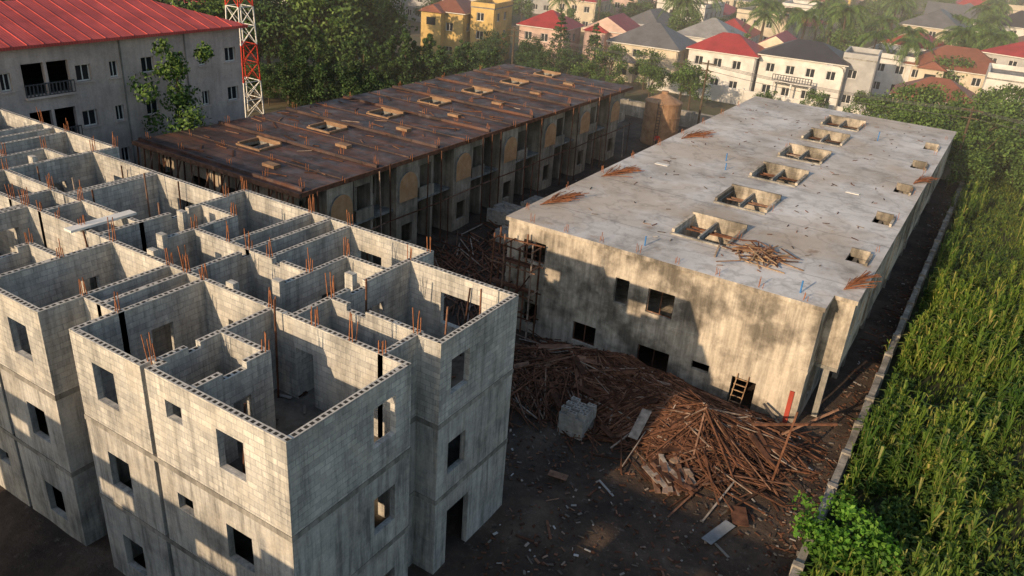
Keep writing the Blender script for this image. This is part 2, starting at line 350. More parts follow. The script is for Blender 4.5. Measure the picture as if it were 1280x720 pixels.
for k in range(0,len(ys),2):
    a,b=ys[k],ys[k+1]
    W.plate('x',-3.75,t,a+.01,b-.01,3.3,7.08,[(a+1,a+2,4.5,5.9),(b-2.2,b-1.2,4.5,5.9)],M_BWALL)
    W.plate('y',a+.12,t,-4.78,-3.87,3.3,7.08,[],M_BWALL); W.plate('y',b-.12,t,-4.78,-3.87,3.3,7.08,[],M_BWALL)
    W.box(-4.78,-3.64,a,b,3.1,3.29,M_SLAB)
    W.box(-4.3,-4.0,a+.1,a+.4,-.2,3.1,M_SLAB); W.box(-4.3,-4.0,b-.4,b-.1,-.2,3.1,M_SLAB)
hol=[]
for k,y in enumerate((42.3,49.7,57.2,64.6,72.0,79.2)):
    hol+=[(-14.3,-12.95,y,y+3.3),(-12.8,-11.3,y+.2,y+3.3)]
    W.plate('y',y+3.42,.2,-14.5,-11.1,3.65,7.08,[],M_BWALL);W.plate('y',y-.12,.2,-14.5,-11.1,3.65,7.08,[],M_BWALL)
    W.plate('x',-14.42,.2,y,y+3.3,3.65,7.08,[(y+1,y+2,3.7,5.9)],M_BWALL);W.plate('x',-11.18,.2,y,y+3.3,3.65,7.08,[],M_BWALL)
    RF.box(-14.5,-11.1,y+3.33,y+3.52,7.302,7.72,M_BWALL); RF.box(-14.5,-14.33,y+.02,y+3.32,7.302,7.6,M_BWALL); 
    RF.box(-11.27,-11.1,y+.3,y+3.32,7.302,7.5,M_BWALL); RF.box(-12.93,-12.82,y+.1,y+3.3,7.302,7.48,M_SLAB); RF.box(-14.5,-11.1,y-.18,y-.02,7.302,7.40,M_SLAB)
    FX.beam((-14.2,y+1.6,7.2),(-11.4,y+1.75,7.25),.1,.08,M_TIMBER);FX.beam((-14.2,y+2.4,7.1),(-11.4,y+2.3,7.1),.08,.1,M_TIMBER)
    for xx in (-14.6,-11.0): 
        if random.random()<.7: rebar(RB,xx,y+random.uniform(-1,4),7.3,3,.45,.1)
hs=hol+[(-5.3,-4.25,a-.1,b+.1) for a,b in slots]
RF.plate('z',7.19,.22,X0-.3,-3.55,Y0-.22,Y1+.3,hs+[(-4.7,-3,37,39.9)],M_BWALL,M_BROOF)
for a,b in slots:
    RF.box(-5.3,-4.25,b+.102,b+.25,7.302,7.6,M_BWALL); RF.box(-4.24,-4.1,a-.3,b+.2,7.302,7.5,M_BWALL)
for k in range(9): rebar(RB,X0,40+k*5.1,7.3,3,.45,.1); 
for k in range(6): rebar(RB,-4.1+random.uniform(-.1,.1),48+k*7,7.3,2,.4,.08)
for k in range(8): rebar(RB,-21.5+k*2.25,Y0+.1,7.3,3,.42,.1)
def fan(mb,x,y,z,dx,dy,n=46,L=2.2):
    for k in range(n):
        u=random.uniform(-1,1); a=Vector((x+dx*u*.55,y+dy*u*.9,z+.03+random.random()*.06)); l=L*random.uniform(.6,1)
        th=random.gauss(1.2,.25)
        b=a+Vector((math.cos(th)*l*.5,math.sin(th)*l*.5,random.uniform(.1,.4)*l*.35)); mb.beam(a,b,.03,.03,M_REBAR)
        c=b+Vector((math.cos(th)*l*.5,math.sin(th)*l*.5,random.uniform(-.1,.1))); mb.beam(b,c,.03,.03,M_REBAR)
for x,y in ((-22.4,42.0),(-22.2,50.0),(-22.0,64.6)): fan(RB,x,y,7.3,.5,1.2)
for x,y in ((-4.3,41.6),(-4.2,65.4)): fan(RB,x,y,7.3,.3,.9,36,1.9)
for k in range(70):
    a=random.uniform(0,3.14);x=-9.2+random.gauss(0,.7);y=42.5+random.gauss(0,.7);l=random.uniform(.5,1.5)
    z=7.33+random.random()*.22
    FX.beam((x-l*math.cos(a),y-l*math.sin(a),z),(x+l*math.cos(a)*.6,y+l*math.sin(a)*.6,z+random.uniform(-.02,.08)),.07,.04,random.choice((M_PLANK,M_TIMBER)))
for k in range(150):
    a=random.uniform(0,3.14);x=random.uniform(-22,-5);y=random.uniform(39,86);l=random.uniform(.1,.5)
    if any(h[0]-.6<x<h[1]+.6 and h[2]-.6<y<h[3]+.6 for h in hs): continue
    FX.beam((x,y,7.32),(x+l*math.cos(a),y+l*math.sin(a),7.33+random.random()*.04),.05,.03,random.choice((M_TIMBER,M_TIMBER,M_GREYBIT)))
FX.box(-8.0,-7.1,58.6,59.0,7.31,7.35,M_WHITE);FX.box(-21,-20,55,55.5,7.31,7.34,M_WHITE)
BP=MB()
for x,y in ((-14.9,39.4),(-6.2,39.0),(-16.4,57.5),(-17.2,60),(-9,77)):
    BP.cyl((x,y),.045,.045,7.28,7.28+random.uniform(.5,.9),M_BLUE,8)
BP.obj('blue_conduits',B)
for xx in (-8.2,-7.6): FX.beam((xx,Y0-.9,-.05),(xx+.1,Y0-.2,2.3),.07,.05,M_PLANK)
for k in range(7): FX.beam((-8.2,Y0-.82+k*.1,.2+k*.3),(-7.55,Y0-.82+k*.1,.2+k*.3),.05,.04,M_PLANK)
W.box(-5.35,-5.12,Y0-.2,Y0-.118,-.2,2.3,wm('red_primer',(.35,.06,.04)))
W.obj('walls',B);RF.obj('roof_slab',B);RB.obj('starter_bars',B);FX.obj('roof_timber',B)
sc=MB()
for ix in range(4):
    for iy in range(2):
        x=-23.4+ix*.95;y=36.9+iy*.9
        sc.beam((x,y,0),(x+random.gauss(0,.1),y+random.gauss(0,.05),6.0+random.random()*.7),.08,.08,M_TIMBER)
for z in (1.6,3.2,4.8,6.0):
    for iy in range(2): sc.beam((-23.6,36.9+iy*.9,z),(-20.3,36.9+iy*.9,z+random.gauss(0,.12)),.07,.07,M_TIMBER)
    for ix in range(4): sc.beam((-23.4+ix*.95,36.7,z+.08),(-23.4+ix*.95,38.0,z+.08),.06,.06,M_TIMBER)
for z in (3.2,4.8):
    for q in range(2): sc.beam((-23.5,37.1+q*.3,z+.16),(-20.6,37.1+q*.3,z+.18),.22,.04,M_TIMBER)
sc.beam((-23.2,36.8,0),(-20.6,36.8,4.6),.07,.07,M_TIMBER)
sc.obj('timber_scaffolding')
# ------------------------------------------------ building C
C=empty('formwork_roof_terrace_building'); W=MB();RF=MB();RB=MB();FX=MB()
cx0,cx1,cy0,U,N=-50.2,-36.6,33.0,6.8,7; cy1=cy0+U*N
W.plate('x',cx0,t,cy0,cy1,0,7.08,[(cy0+k*U+a,cy0+k*U+a+1.3,z,z+1.4) for k in range(N) for a in (1.2,4.2) for z in (1,4.7)],M_CWALL)
W.plate('x',cx1,t,cy0,cy1,0,7.08,[(cy0+k*U+4.5,cy0+k*U+6.0,z,z+h_) for k in range(N) for z,h_ in ((.1,2.4),(4.3,1.7))]+[(cy0+k*U+.9,cy0+k*U+1.7,z,z+1.3) for k in range(N) for z in (1.2,4.6)],M_CWALL)
W.plate('y',cy0-.12,t,cx0-.1,cx1+.1,0,7.08,[(x,x+1.6,z,z+1.8) for x in (-48.5,-45,-41.5,-38.5) for z in (.8,4.3)],M_CWALL)
W.plate('y',cy1+.12,t,cx0-.1,cx1+.1,0,7.08,[],M_CWALL)
W.box(cx0-.1,cx1+.2,cy0-.35,cy1+.3,3.4,3.62,M_SLAB)
ch=[]
for k in range(N):
    y=cy0+k*U
    W.plate('x',-34.75,t,y+1.9,y+4.3,0,7.0,[(y+2.5,y+3.7,.9,2.4)],M_CWALL)
    W.plate('y',y+2.0,t-.01,-36.45,-34.87,0,7.0,[],M_CWALL);W.plate('y',y+4.2,t-.01,-36.45,-34.87,0,7.0,[],M_CWALL)
    W.box(-36.4,-34.9,y+1.88-2.0 if k else y,y+1.88,3.63,3.78,M_SLAB)
    W.box(-36.4,-34.9,y+4.33,y+5.0,3.63,3.78,M_SLAB)
    W.box(-36.4,-35.25,y-.12,y+.12,0,7.05,M_CWALL)
    W.plate('x',-35.0,.14,y+4.9,y+6.66,3.785,4.6,[],M_CWALL); W.box(-36.4,-34.93,y+5.01,y+6.66,3.63,3.78,M_SLAB)
    W.plate('x',-35.3,.2,y+5.0,y+6.6,6.2,7.05,[],M_CWALL); W.box(-35.45,-35.15,y+4.95,y+5.2,3.79,6.19,M_CWALL)
    cyy=y+3.1; r=1.0; pts=[(cyy-r,4.25)]+[(cyy-r*math.cos(a),5.35+r*math.sin(a)) for a in np.linspace(0,math.pi,13)]+[(cyy+r,4.25)]
    F=[(-34.5,p[0],p[1]) for p in pts]; Bk=[(-34.62,p[0],p[1]) for p in pts]
    W.poly(F,M_ARCH)
    for i in range(len(F)): j=(i+1)%len(F); W.poly([F[i],F[j],Bk[j],Bk[i]],M_SLAB)
    hy=y+4.0
    ch+=[(-45.0,-44.05,hy,hy+1.7),(-43.95,-43.0,hy,hy+1.7)]
    RF.box(-45.2,-42.8,hy+1.72,hy+1.88,7.302,7.6,M_CURB);RF.box(-45.2,-45.02,hy,hy+1.7,7.302,7.5,M_CURB);RF.box(-42.98,-42.8,hy,hy+1.7,7.302,7.45,M_CURB)
    RF.box(-45.2,-42.8,hy-.18,hy-.02,7.302,7.42,M_CURB)
    RF.box(-40.3,-39.2,hy-2.2,hy-1.6,7.302,7.5,M_CURB)
    W.plate('y',hy+1.8,.2,-45.2,-42.8,3.6,7.08,[],M_CWALL)
    RF.box(cx0-.3,-34.7,y-.12,y+.12,7.302,7.5,M_CROOF); RF.box(cx0-.3,-34.7,y+3.3,y+3.42,7.302,7.38,M_CROOF)
    for q in range(18):
        yy=y+random.uniform(.3,6.4);xx=random.uniform(cx0,-37)
        if -46.5<xx<-42 and hy-.8<yy<hy+2.4: continue
        FX.beam((xx,yy,7.33),(xx+random.uniform(.4,1.6),yy+random.gauss(0,.5),7.34),.09,.04,M_TIMBER)
    for xx in (-49.8,-46.3,-41.5,-38.2,-35): rebar(RB,xx,y+.2,7.3,4,.6,.1); rebar(RB,xx+.7,y+3.2,7.3,2,.4,.1)
    for yy in (y+.6,y+4.9,y+6.3):
        FX.beam((-34.0+random.gauss(0,.08),yy,0),(-34.1,yy+random.gauss(0,.1),random.choice((3.6,7.3,7.6))),.07,.07,M_TIMBER)
    FX.beam((-34.05,y,3.4+random.gauss(0,.1)),(-34.05,y+6.8,3.4+random.gauss(0,.1)),.07,.07,M_TIMBER)
RF.plate('z',7.19,.22,cx0-.4,-34.5,cy0-.5,cy1+.3,ch,M_SLAB,M_CROOF)
RF.beam((-34.44,cy0-.4,7.2),(-34.44,cy1,7.2),.06,.3,M_TIMBER); RF.beam((cx0-.4,cy0-.56,7.2),(-34.4,cy0-.56,7.2),.06,.3,M_TIMBER)
for k in range(22):
    x=cx0+k*.72; FX.beam((x,cy0-.9+random.random()*.2,0),(x+random.gauss(0,.1),cy0-.5,7.05),.09,.08,M_TIMBER)
    if k%2: FX.beam((x,cy0-.9,3.7),(x+1.2,cy0-.6,7.0),.07,.06,M_TIMBER)
for z in (1.8,3.5,5.2): FX.beam((cx0,cy0-.85,z),(cx1+1,cy0-.85,z+.1),.08,.08,M_TIMBER)
W.obj('walls',C);RF.obj('roof_slab',C);RB.obj('starter_bars',C);FX.obj('formwork_timber',C)
# ------------------------------------------------ ground sheets
def grid(name,x0,x1,y0,y1,nx,ny,fn,mat):
    xs=np.linspace(x0,x1,nx);ys_=np.linspace(y0,y1,ny)
    v=[(x,y,fn(x,y)) for y in ys_ for x in xs]; f=[(j*nx+i,j*nx+i+1,(j+1)*nx+i+1,(j+1)*nx+i) for j in range(ny-1) for i in range(nx-1)]
    me=bpy.data.meshes.new(name);me.from_pydata(v,[],f);me.materials.append(mat);me.polygons.foreach_set('use_smooth',[True]*len(f));me.update()
    return link(bpy.data.objects.new(name,me))
grid('ground',-1500,1500,-300,2500,2,2,lambda x,y:-.06,M_GROUND)
def pileh(x,y):
    h=0
    for cx,cy,sx,sy,a in ((-16,35,3.0,2.0,1.4),(-11,34.3,3.2,2.2,1.5),(-8,33.2,2.0,1.8,1.0),(-6.4,35.6,2.0,1.8,.7),(-18.2,32,1.6,2.3,.7),(-12.5,36.3,4,1.2,.6)):
        h+=a*math.exp(-((x-cx)/sx)**2-((y-cy)/sy)**2)
    return h
def gz(x,y):
    return .10+.10*mnoise.noise(Vector((x*.18,y*.18,0)))+.10*mnoise.noise(Vector((x*.7,y*.7,3)))+pileh(x,y)*(1+.3*mnoise.noise(Vector((x*.9,y*.9,7))))
grid('construction_site_ground',-66,-2.0,-18,98,150,250,gz,M_SOIL)
grid('field_ground',-1.7,45,-15,128,60,140,lambda x,y:.05+.12*mnoise.noise(Vector((x*.4,y*.4,0))),M_FIELD)
# ------------------------------------------------ debris
dp=MB()
def stick(mb,x,y,a,l,w,h,mat,lift=.1,rnd=.25):
    dx,dy_=math.cos(a)*l/2,math.sin(a)*l/2
    mb.beam((x-dx,y-dy_,gz(x-dx,y-dy_)+lift+random.random()*rnd),(x+dx,y+dy_,gz(x+dx,y+dy_)+lift+random.random()*rnd),w,h,mat)
n=0
while n<3000:
    x=random.uniform(-20,-3.6);y=random.uniform(28.8,37.6); p=pileh(x,y)
    if random.random()>p*.95+.01: continue
    l=random.uniform(.8,3.6); a=random.gauss(.35 if x>-13 else 2.6,.55) if random.random()<.75 else random.uniform(0,3.14)
    if y+abs(math.sin(a))*l/2>38: continue
    stick(dp,x,y,a,l,random.choice((.035,.045,.06,.08)),random.choice((.03,.04,.06)),M_TIMBER,.03,.34); n+=1
for k in range(34):
    x=random.uniform(-19,-5);y=random.uniform(31,36.5)
    stick(dp,x,y,random.uniform(0,3.1),random.uniform(.8,1.8),random.uniform(.2,.5),.03,M_TIMBER,.2,.3)
dp.obj('timber_debris_pile')
lp=MB()
lp.beam((-4.4,32.6,0),(-4.1,32.9,4.3),.10,.09,M_TIMBER); lp.beam((-6.2,34.5,1.8),(-2.6,35.9,2.6),.12,.08,M_TIMBER); lp.beam((-5.4,36,0.4),(-2.8,36.8,2.9),.10,.08,M_TIMBER); lp.beam((-6.4,37.6,1.3),(-4.2,36.2,.4),.1,.1,M_DARKW)
lp.obj('leaning_timber_poles')
rb=MB()
for k in range(5600):
    r=random.random()
    if r<.55: x=random.uniform(-21,-2.3);y=random.uniform(14,38)
    elif r<.85: x=random.uniform(-34,-23.3);y=random.uniform(26,92)
    else: x=random.uniform(-3.5,-2.1);y=random.uniform(20,95)
    if x<-13.3 and y<25.5: continue
    l=random.uniform(.04,.28) if random.random()<.95 else random.uniform(.4,1.2)
    stick(rb,x,y,random.uniform(0,3.14),l,random.uniform(.03,.11),.03,random.choice((M_GREYBIT,M_TIMBER,M_TIMBER)),.02,.05)
for k in range(700):
    x=random.uniform(-33.5,-23.6);y=random.gauss(40,7)
    if y<26 or y>70: continue
    stick(rb,x,y,random.gauss(2.2,.5),random.uniform(1,3.5),.08,.05,M_TIMBER,.03,.2)
for (x,y,a,l,w_) in ((-5.3,27.9,1.3,1.8,.5),(-4.9,29.5,2.,1.2,.7),(-12.7,27,.2,.9,.4)):
    stick(rb,x,y,a,l,w_,.03,M_SHEET if l>1.5 else M_TIMBER,.15,.1)
for (cx,cy) in ((-8.6,29.6),(-7.9,29.9),(-8.9,30.3)):
    for q in range(40):
        a=random.uniform(0,6.28);r_=random.random()**.5*.7; stick(rb,cx+r_*math.cos(a),cy+r_*math.sin(a),random.gauss(2.4,.3),random.uniform(.4,1.3),random.uniform(.08,.3),.03,M_TIMBER,.1+.35*(1-r_),.2)
rb.obj('site_rubble')
sk=bpy.data.meshes.new('cement_sacks'); sv_=[];sf_=[]
for q in range(16):
    cx=-8.3+random.gauss(0,.6);cy=30.3+random.gauss(0,.5);cz=gz(cx,cy)+.12+random.random()*.25;an=random.uniform(0,3.1);i0=len(sv_)
    for a in range(6):
        th=a/5*math.pi
        for b in range(8):
            ph=b/8*6.283; x=.36*math.cos(th)*1.0;rr=max(0,math.sin(th))**.5;y=.22*rr*math.cos(ph);z=.09*rr*math.sin(ph)
            sv_.append((cx+x*math.cos(an)-y*math.sin(an),cy+x*math.sin(an)+y*math.cos(an),cz+z+random.gauss(0,.008)))
    for a in range(5):
        for b in range(8): sf_.append((i0+a*8+b,i0+a*8+(b+1)%8,i0+(a+1)*8+(b+1)%8,i0+(a+1)*8+b))
sk.from_pydata(sv_,[],sf_); sk.materials.append(simple('paper_sack',(.16,.11,.08),(.30,.23,.17),2,.9,0)); link(bpy.data.objects.new('cement_sacks',sk))
def blockstack(name,cx,cy,nx,ny,nz,rot=0,par=None):
    mb=MB(); z0=gz(cx,cy)-.02
    for i in range(nx):
        for j in range(ny):
            for k in range(nz):
                if k==nz-1 and random.random()<.35: continue
                x=cx+(i-nx/2)*.46+random.gauss(0,.012);y=cy+(j-ny/2)*.24+random.gauss(0,.01);z=z0+k*.23
                hs_=[(x+.05,x+.2,y+.05,y+.18),(x+.25,x+.4,y+.05,y+.18)]
                mb.plate('z',z+.112,.222,x,x+.45,y,y+.228,hs_,M_BLOCKP)
    return mb.obj(name,par)
M_BLOCKP=simple('loose_sandcrete_block',(.24,.23,.21),(.38,.37,.35),3,.95,.4)
blockstack('concrete_block_stack',-13.9,31.0,3,6,6)
blockstack('concrete_block_stack',-32.2,53.5,7,10,5); blockstack('concrete_block_stack',-31.6,57.5,6,10,4); blockstack('concrete_block_stack',-30.2,50.2,4,8,4)
st=MB()
for k in range(14): 
    x=-28+random.uniform(-3,4);y=76+random.uniform(-8,9); st.box(x,x+random.uniform(1.5,3),y,y+random.uniform(1,2),gz(x,y)+.1,gz(x,y)+.2+.12*random.random(),random.choice((M_SHEET,M_SHEET,M_TIMBER)))
st.obj('stacked_roofing_sheets')
# ------------------------------------------------ boundary wall
bw=MB(); 
y=12.
while y<118:
    bw.box(-2.02,-1.70,y,y+2.68,-.2,1.25+random.uniform(-.04,.04),M_BOUND); bw.box(-2.08,-1.64,y+2.7,y+2.98,-.2,1.36,M_BOUND); y+=3
bw.obj('boundary_wall')
# ------------------------------------------------ field crop
def blades(px,py,hmin,hmax,wd,nb,fan_):
    N=len(px); hh=rng.uniform(hmin,hmax,N)
    P=np.repeat(np.stack([px,py,np.full(N,.05)],1),nb,0); Hh=np.repeat(hh,nb); n=len(P)
    a=rng.uniform(0,2*np.pi,n); s0=rng.uniform(.05,.85,n)*Hh*(fan_>0); L=Hh*rng.uniform(.3,.6,n) if fan_>0 else Hh
    d=np.stack([np.cos(a),np.sin(a),np.zeros(n)],1); sd=np.stack([-np.sin(a),np.cos(a),np.zeros(n)],1)*wd/2*rng.uniform(.6,1.4,n)[:,None]
    b=P+np.stack([np.zeros(n),np.zeros(n),s0],1); out=(fan_ if fan_>0 else .3)
    m1=b+d*(L*out*.5)[:,None]+np.array([0,0,1])*(L*.55)[:,None]; t_=b+d*(L*out*1.1)[:,None]+np.array([0,0,1])*(L*(.5 if fan_>0 else 1.0))[:,None]
    q1=np.stack([b-sd*.6,b+sd*.6,m1+sd,m1-sd],1); q2=np.stack([m1-sd,m1+sd,t_+sd*.12,t_-sd*.12],1)
    out_=[q1.reshape(-1,3),q2.reshape(-1,3)]
    if fan_>0:
        p0=np.stack([px,py,np.zeros(N)],1); tp=p0+np.stack([rng.normal(0,.05,N),rng.normal(0,.05,N),hh*1.05],1); w_=np.array([.02,0.01,0])
        out_.append(np.stack([p0-w_,p0+w_,tp+w_,tp-w_],1).reshape(-1,3))
        for q in range(3):
            o_=np.stack([rng.normal(0,.10,N),rng.normal(0,.10,N),rng.uniform(.12,.25,N)],1); out_.append(np.stack([tp-w_,tp+w_,tp+o_+w_,tp+o_-w_],1).reshape(-1,3))
    return np.concatenate(out_)
def scatter(N,thr,s,x1=14,rows=False):
    px=rng.uniform(-1.3,x1,N);py=rng.uniform(14,123,N)
    if rows: px=np.where(rng.random(N)<.6,np.round(px/.85)*.85+rng.normal(0,.14,N)+.5*np.sin(py*.12),px)
    nz=np.array([mnoise.noise(Vector((a*s,b*s*.6,5))) for a,b in zip(px,py)])
    k=(nz+rng.normal(0,.08,N))>thr; return px[k],py[k]
a1,b1=scatter(12500,.02,.24,14,True); a2,b2=scatter(30000,-2,.1); a3,b3=scatter(9000,.05,.4)
V=np.concatenate([blades(a2,b2,.2,.5,.07,3,0),blades(a3,b3,.4,.9,.18,8,.9)])
quads_obj('field_weeds',V,M_CROP)
hv=rng.random(len(a1))<.5
V=np.concatenate([blades(a1[hv],b1[hv],1.0,1.6,.09,8,.7),blades(a1[~hv],b1[~hv],1.6,2.6,.10,9,.5)]); quads_obj('maize_crop',V,M_CORN)
# ------------------------------------------------ trees
def leafcloud(centers,rad,nper,size,flat=.8):
    c=np.repeat(centers,nper,0); r=np.repeat(rad,nper)
    u=rng.normal(size=(len(c),3)); u/=np.linalg.norm(u,axis=1)[:,None]; rr=r*rng.random(len(c))**.45
    p=c+u*rr[:,None]*np.array([1,1,flat])
    n=u+rng.normal(size=u.shape)*.7; n/=np.linalg.norm(n,axis=1)[:,None]
    a=np.cross(n,rng.normal(size=n.shape)); a/=np.linalg.norm(a,axis=1)[:,None]; b=np.cross(n,a)
    s=size*rng.uniform(.5,1.3,len(c))[:,None]
    return np.stack([p-a*s,p-b*s*.6,p+a*s,p+b*s*.6],1).reshape(-1,3)
def trunkmesh(h,r,limbs,rnd):
    mb=MB()
    def seg(p,q,r0,r1,n=7):
        p=Vector(p);q=Vector(q);d=(q-p).normalized();a=d.orthogonal().normalized();b=d.cross(a)
        A=[p+(a*math.cos(6.283*k/n)+b*math.sin(6.283*k/n))*r0 for k in range(n)];Bq=[q+(a*math.cos(6.283*k/n)+b*math.sin(6.283*k/n))*r1 for k in range(n)]
        for k in range(n): mb.poly([A[k],A[(k+1)%n],Bq[(k+1)%n],Bq[k]],M_BARK)
    mid=Vector((rnd.gauss(0,.1),rnd.gauss(0,.1),h*.5)); top=Vector((rnd.gauss(0,.25),rnd.gauss(0,.25),h))
    seg((0,0,-.2),mid,r,r*.75);seg(mid,top,r*.75,r*.3)
    for c in limbs:
        s0=mid.lerp(top,rnd.uniform(0,.8)); seg(s0,Vector(c)*1.0,r*.35,r*.08,5)
    return mb
def proto(kind,seed,h,cr,mat):
    rnd=random.Random(seed); 
    if kind=='broad':
        n=rnd.randint(34,44); C_=[];Rr=[]
        for k in range(n):
            th=rnd.uniform(0,6.283);ph=rnd.uniform(-.75,1);q=cr*(rnd.random()**.4)*.82
            C_.append((q*math.cos(th)*math.sqrt(max(0,1-ph*ph*.6)),q*math.sin(th)*math.sqrt(max(0,1-ph*ph*.6)),h*.58+ph*h*.33));Rr.append(cr*rnd.uniform(.22,.38))
        V=leafcloud(np.array(C_),np.array(Rr),90,.068*h**.5 if h>4 else .10)
        tm=trunkmesh(h*.6,h*.028,C_[:9],rnd)
    elif kind=='column':
        n=34 if h>10 else 30;C_=[(rnd.gauss(0,cr*.38),rnd.gauss(0,cr*.38),h*(.1+.88*k/n)) for k in range(n)];Rr=[cr*(1-.7*(k/n)**1.6)*rnd.uniform(.55,.95) for k in range(n)]
        V=leafcloud(np.array(C_),np.array(Rr),150,.15,.9); tm=trunkmesh(h*.8,h*.02,[],rnd)
    elif kind=='pine':
        C_=[];Rr=[]
        for k in range(14):
            f=k/14;z=h*(.15+.83*f);rr=cr*(1-f)+.15
            for j in range(6): a=j*1.047+k*.5+rnd.uniform(-.2,.2);C_.append((rr*.7*math.cos(a),rr*.7*math.sin(a),z+rnd.gauss(0,.1)));Rr.append(rr*.4+.08)
        V=leafcloud(np.array(C_),np.array(Rr),36,.14,.4); tm=trunkmesh(h*.97,h*.02,[],rnd)
    elif kind=='palm':
        qs=[];nf=24
        for k in range(nf):
            a=k*2.4+rnd.uniform(-.2,.2);el=rnd.uniform(-.3,1.1);L=cr*rnd.uniform(.85,1.1);prev=None
            for sg in range(9):
                f=sg/8; px=L*f*math.cos(el*.6); pz=h+L*f*math.sin(el)-L*.75*f*f
                p=np.array([px*math.cos(a),px*math.sin(a),pz]); sd=np.array([-math.sin(a),math.cos(a),0.])
                if prev is not None:
                    for s in (-1,1):
                        w_=.16*cr*(1-f*.6)
                        for q_ in (0.,.5):
                            b0=prev+(p-prev)*q_;b1=prev+(p-prev)*(q_+.35); tip=b1+sd*s*w_*1.6+np.array([0,0,-.12*cr])+(p-prev)*.5
                            qs+=[b0,b1,tip,tip-(p-prev)*.2]
                prev=p
        V=np.array(qs); tm=trunkmesh(h,h*.02+.06,[],rnd)
    lf=quads_obj('crown',V,mat); tr=tm.obj('trunk'); a,b=lf.data,tr.data
    bpy.data.objects.remove(lf);bpy.data.objects.remove(tr); return a,b,h
P={}
for i in range(4): P['broad%d'%i]=proto('broad',i+1,8,3.9,M_LEAF)
for i in range(3): P['dark%d'%i]=proto('broad',i+21,10,4.6,M_LEAFD)
for i in range(2): P['col%d'%i]=proto('column',i+5,9,1.2,M_LEAFD)
P['pine0']=proto('pine',8,9,2.4,M_LEAFD)
for i in range(2): P['palm%d'%i]=proto('palm',i+3,7.5,2.9,M_LEAF)
P['tall']=proto('column',77,12.5,2.3,M_LEAF); P['bush']=proto('broad',31,2.4,2.0,M_LEAFB)
def tree(kind,x,y,h,name,z=0,wide=1):
    a,b,ph=P[kind]; s=h/ph; e=empty(name,(x,y,z)); e.rotation_euler=(0,0,random.uniform(0,6.28)); e.scale=(s*wide,s*wide,s)
    for d_,n_ in ((a,'crown'),(b,'trunk')): o=bpy.data.objects.new(n_,d_); link(o,e)
def rb_(): return 'broad%d'%random.randint(0,3)
def rd_(): return 'dark%d'%random.randint(0,2)
tree('tall',-52.6,38,13.6,'broadleaf_tree')
tree('bush',-.6,29.1,2.9,'shrub')
for k in range(40):
    x=random.uniform(-108,-60);y=58+(x+104)*.9+random.uniform(-2,20); tree(rd_() if k%3 else rb_(),x,y,random.uniform(9,14) if x/y<-.86 else random.uniform(3,5),'broadleaf_tree')
for k in range(34):
    x=random.uniform(-84,-53);y=60+(x+84)*1.3+random.uniform(-6,8); tree(rd_(),x,y,random.uniform(3,5),'broadleaf_tree')
for k in range(16): tree('col%d'%(k%2),-73+k*1.0+random.uniform(-.4,.4),68+k*1.4,random.uniform(7,10),'cypress_tree')
for x,y,h in ((-8,96,7.5),(-4.6,94,6.5),(-1,98,7),(-6,103,8),(-2,106,7.5),(-11,104,7),(-9.5,111,8),(-4,113,8),(1,109,8),(-13,99,5.5),(2.5,102,7),(4,95,6),(6,112,8),(-15,110,6),(-1.5,92,5),(4,120,9),(-1,122,8)): tree(rb_(),x,y,h,'broadleaf_tree')
for x,y,h in ((-37.5,108,6),(-40.5,112,6),(-44,109,5),(-58,110,5.5),(-62,104,5),(-55,98,4.5),(-66,112,6),(-48,116,6),(-52,112,6.5),(-61,92,5),(-65,98,5.5),(-57,93,4.5),(-69,104,6),(-47,103,4),(-73,112,6),(-28,112,4),(-22,114,4.5),(-52,104,5)): tree(rb_() if x>-56 else rd_(),x,y,h,'broadleaf_tree')
for x,y,h in ((-62,114,10),(-57,116,9)): tree('pine0',x,y,h,'pine_tree')
for x,y,h in ((-36,160,10),(-30,164,11),(-18,160,9),(-12,166,9),(-70,180,10),(-64,186,9),(-90,170,9),(-25,176,9),(-82,150,8),(-95,190,10),(-50,185,9),(-5,176,9),(-40,200,10),(-14,190,10),(-33,168,10),(-22,150,9),(-45,165,10),(-60,160,9),(-8,200,10),(-28,210,11),(-16,146,9),(-5,160,10)): tree('palm%d'%random.randint(0,1),x,y,h,'palm_tree')
# ------------------------------------------------ apartment block on the left
AP=empty('apartment_building'); W=MB();D=MB()
MA=plaster('apartment_render',(.56,.47,.43),(.66,.56,.51),.75,.3,.42,.62,7,.8); MRR=roofm('red_metal_roof',(.55,.10,.085))
ax=-55.6; ay0,ay1=2.,46.4; hz=13.2; holes=[];wins=[]
for f in range(4):
    z=1.0+f*3.2
    for k,yy in enumerate(np.arange(4,46,2.55)):
        if 28.0<yy+1 and yy<32: continue
        w_=1.1 if k%3 else .7; holes.append((yy,yy+w_,z,z+1.15)); wins.append((yy,w_,z,1.15))
    holes.append((28.4,29.9,z-.5,z+1.6)); holes.append((30.1,31.6,z-.5,z+1.6))
W.plate('x',ax,.3,ay0,ay1,-.1,hz,holes,MA); W.plate('y',ay1-.15,.3,ax-12,ax-.15,-.1,hz,[(x,x+1.1,1+f*3.2,2.2+f*3.2) for f in range(4) for x in (-65,-60)],MA)
W.plate('x',ax-12,.3,ay0,ay1,-.1,hz,[],MA);W.plate('y',ay0+.15,.3,ax-12,ax-.15,-.1,hz,[],MA)
for f in range(5): W.box(ax-11.8,ax-.16,ay0+.3,ay1-.3,f*3.2-.1,f*3.2+.05,M_SLAB)
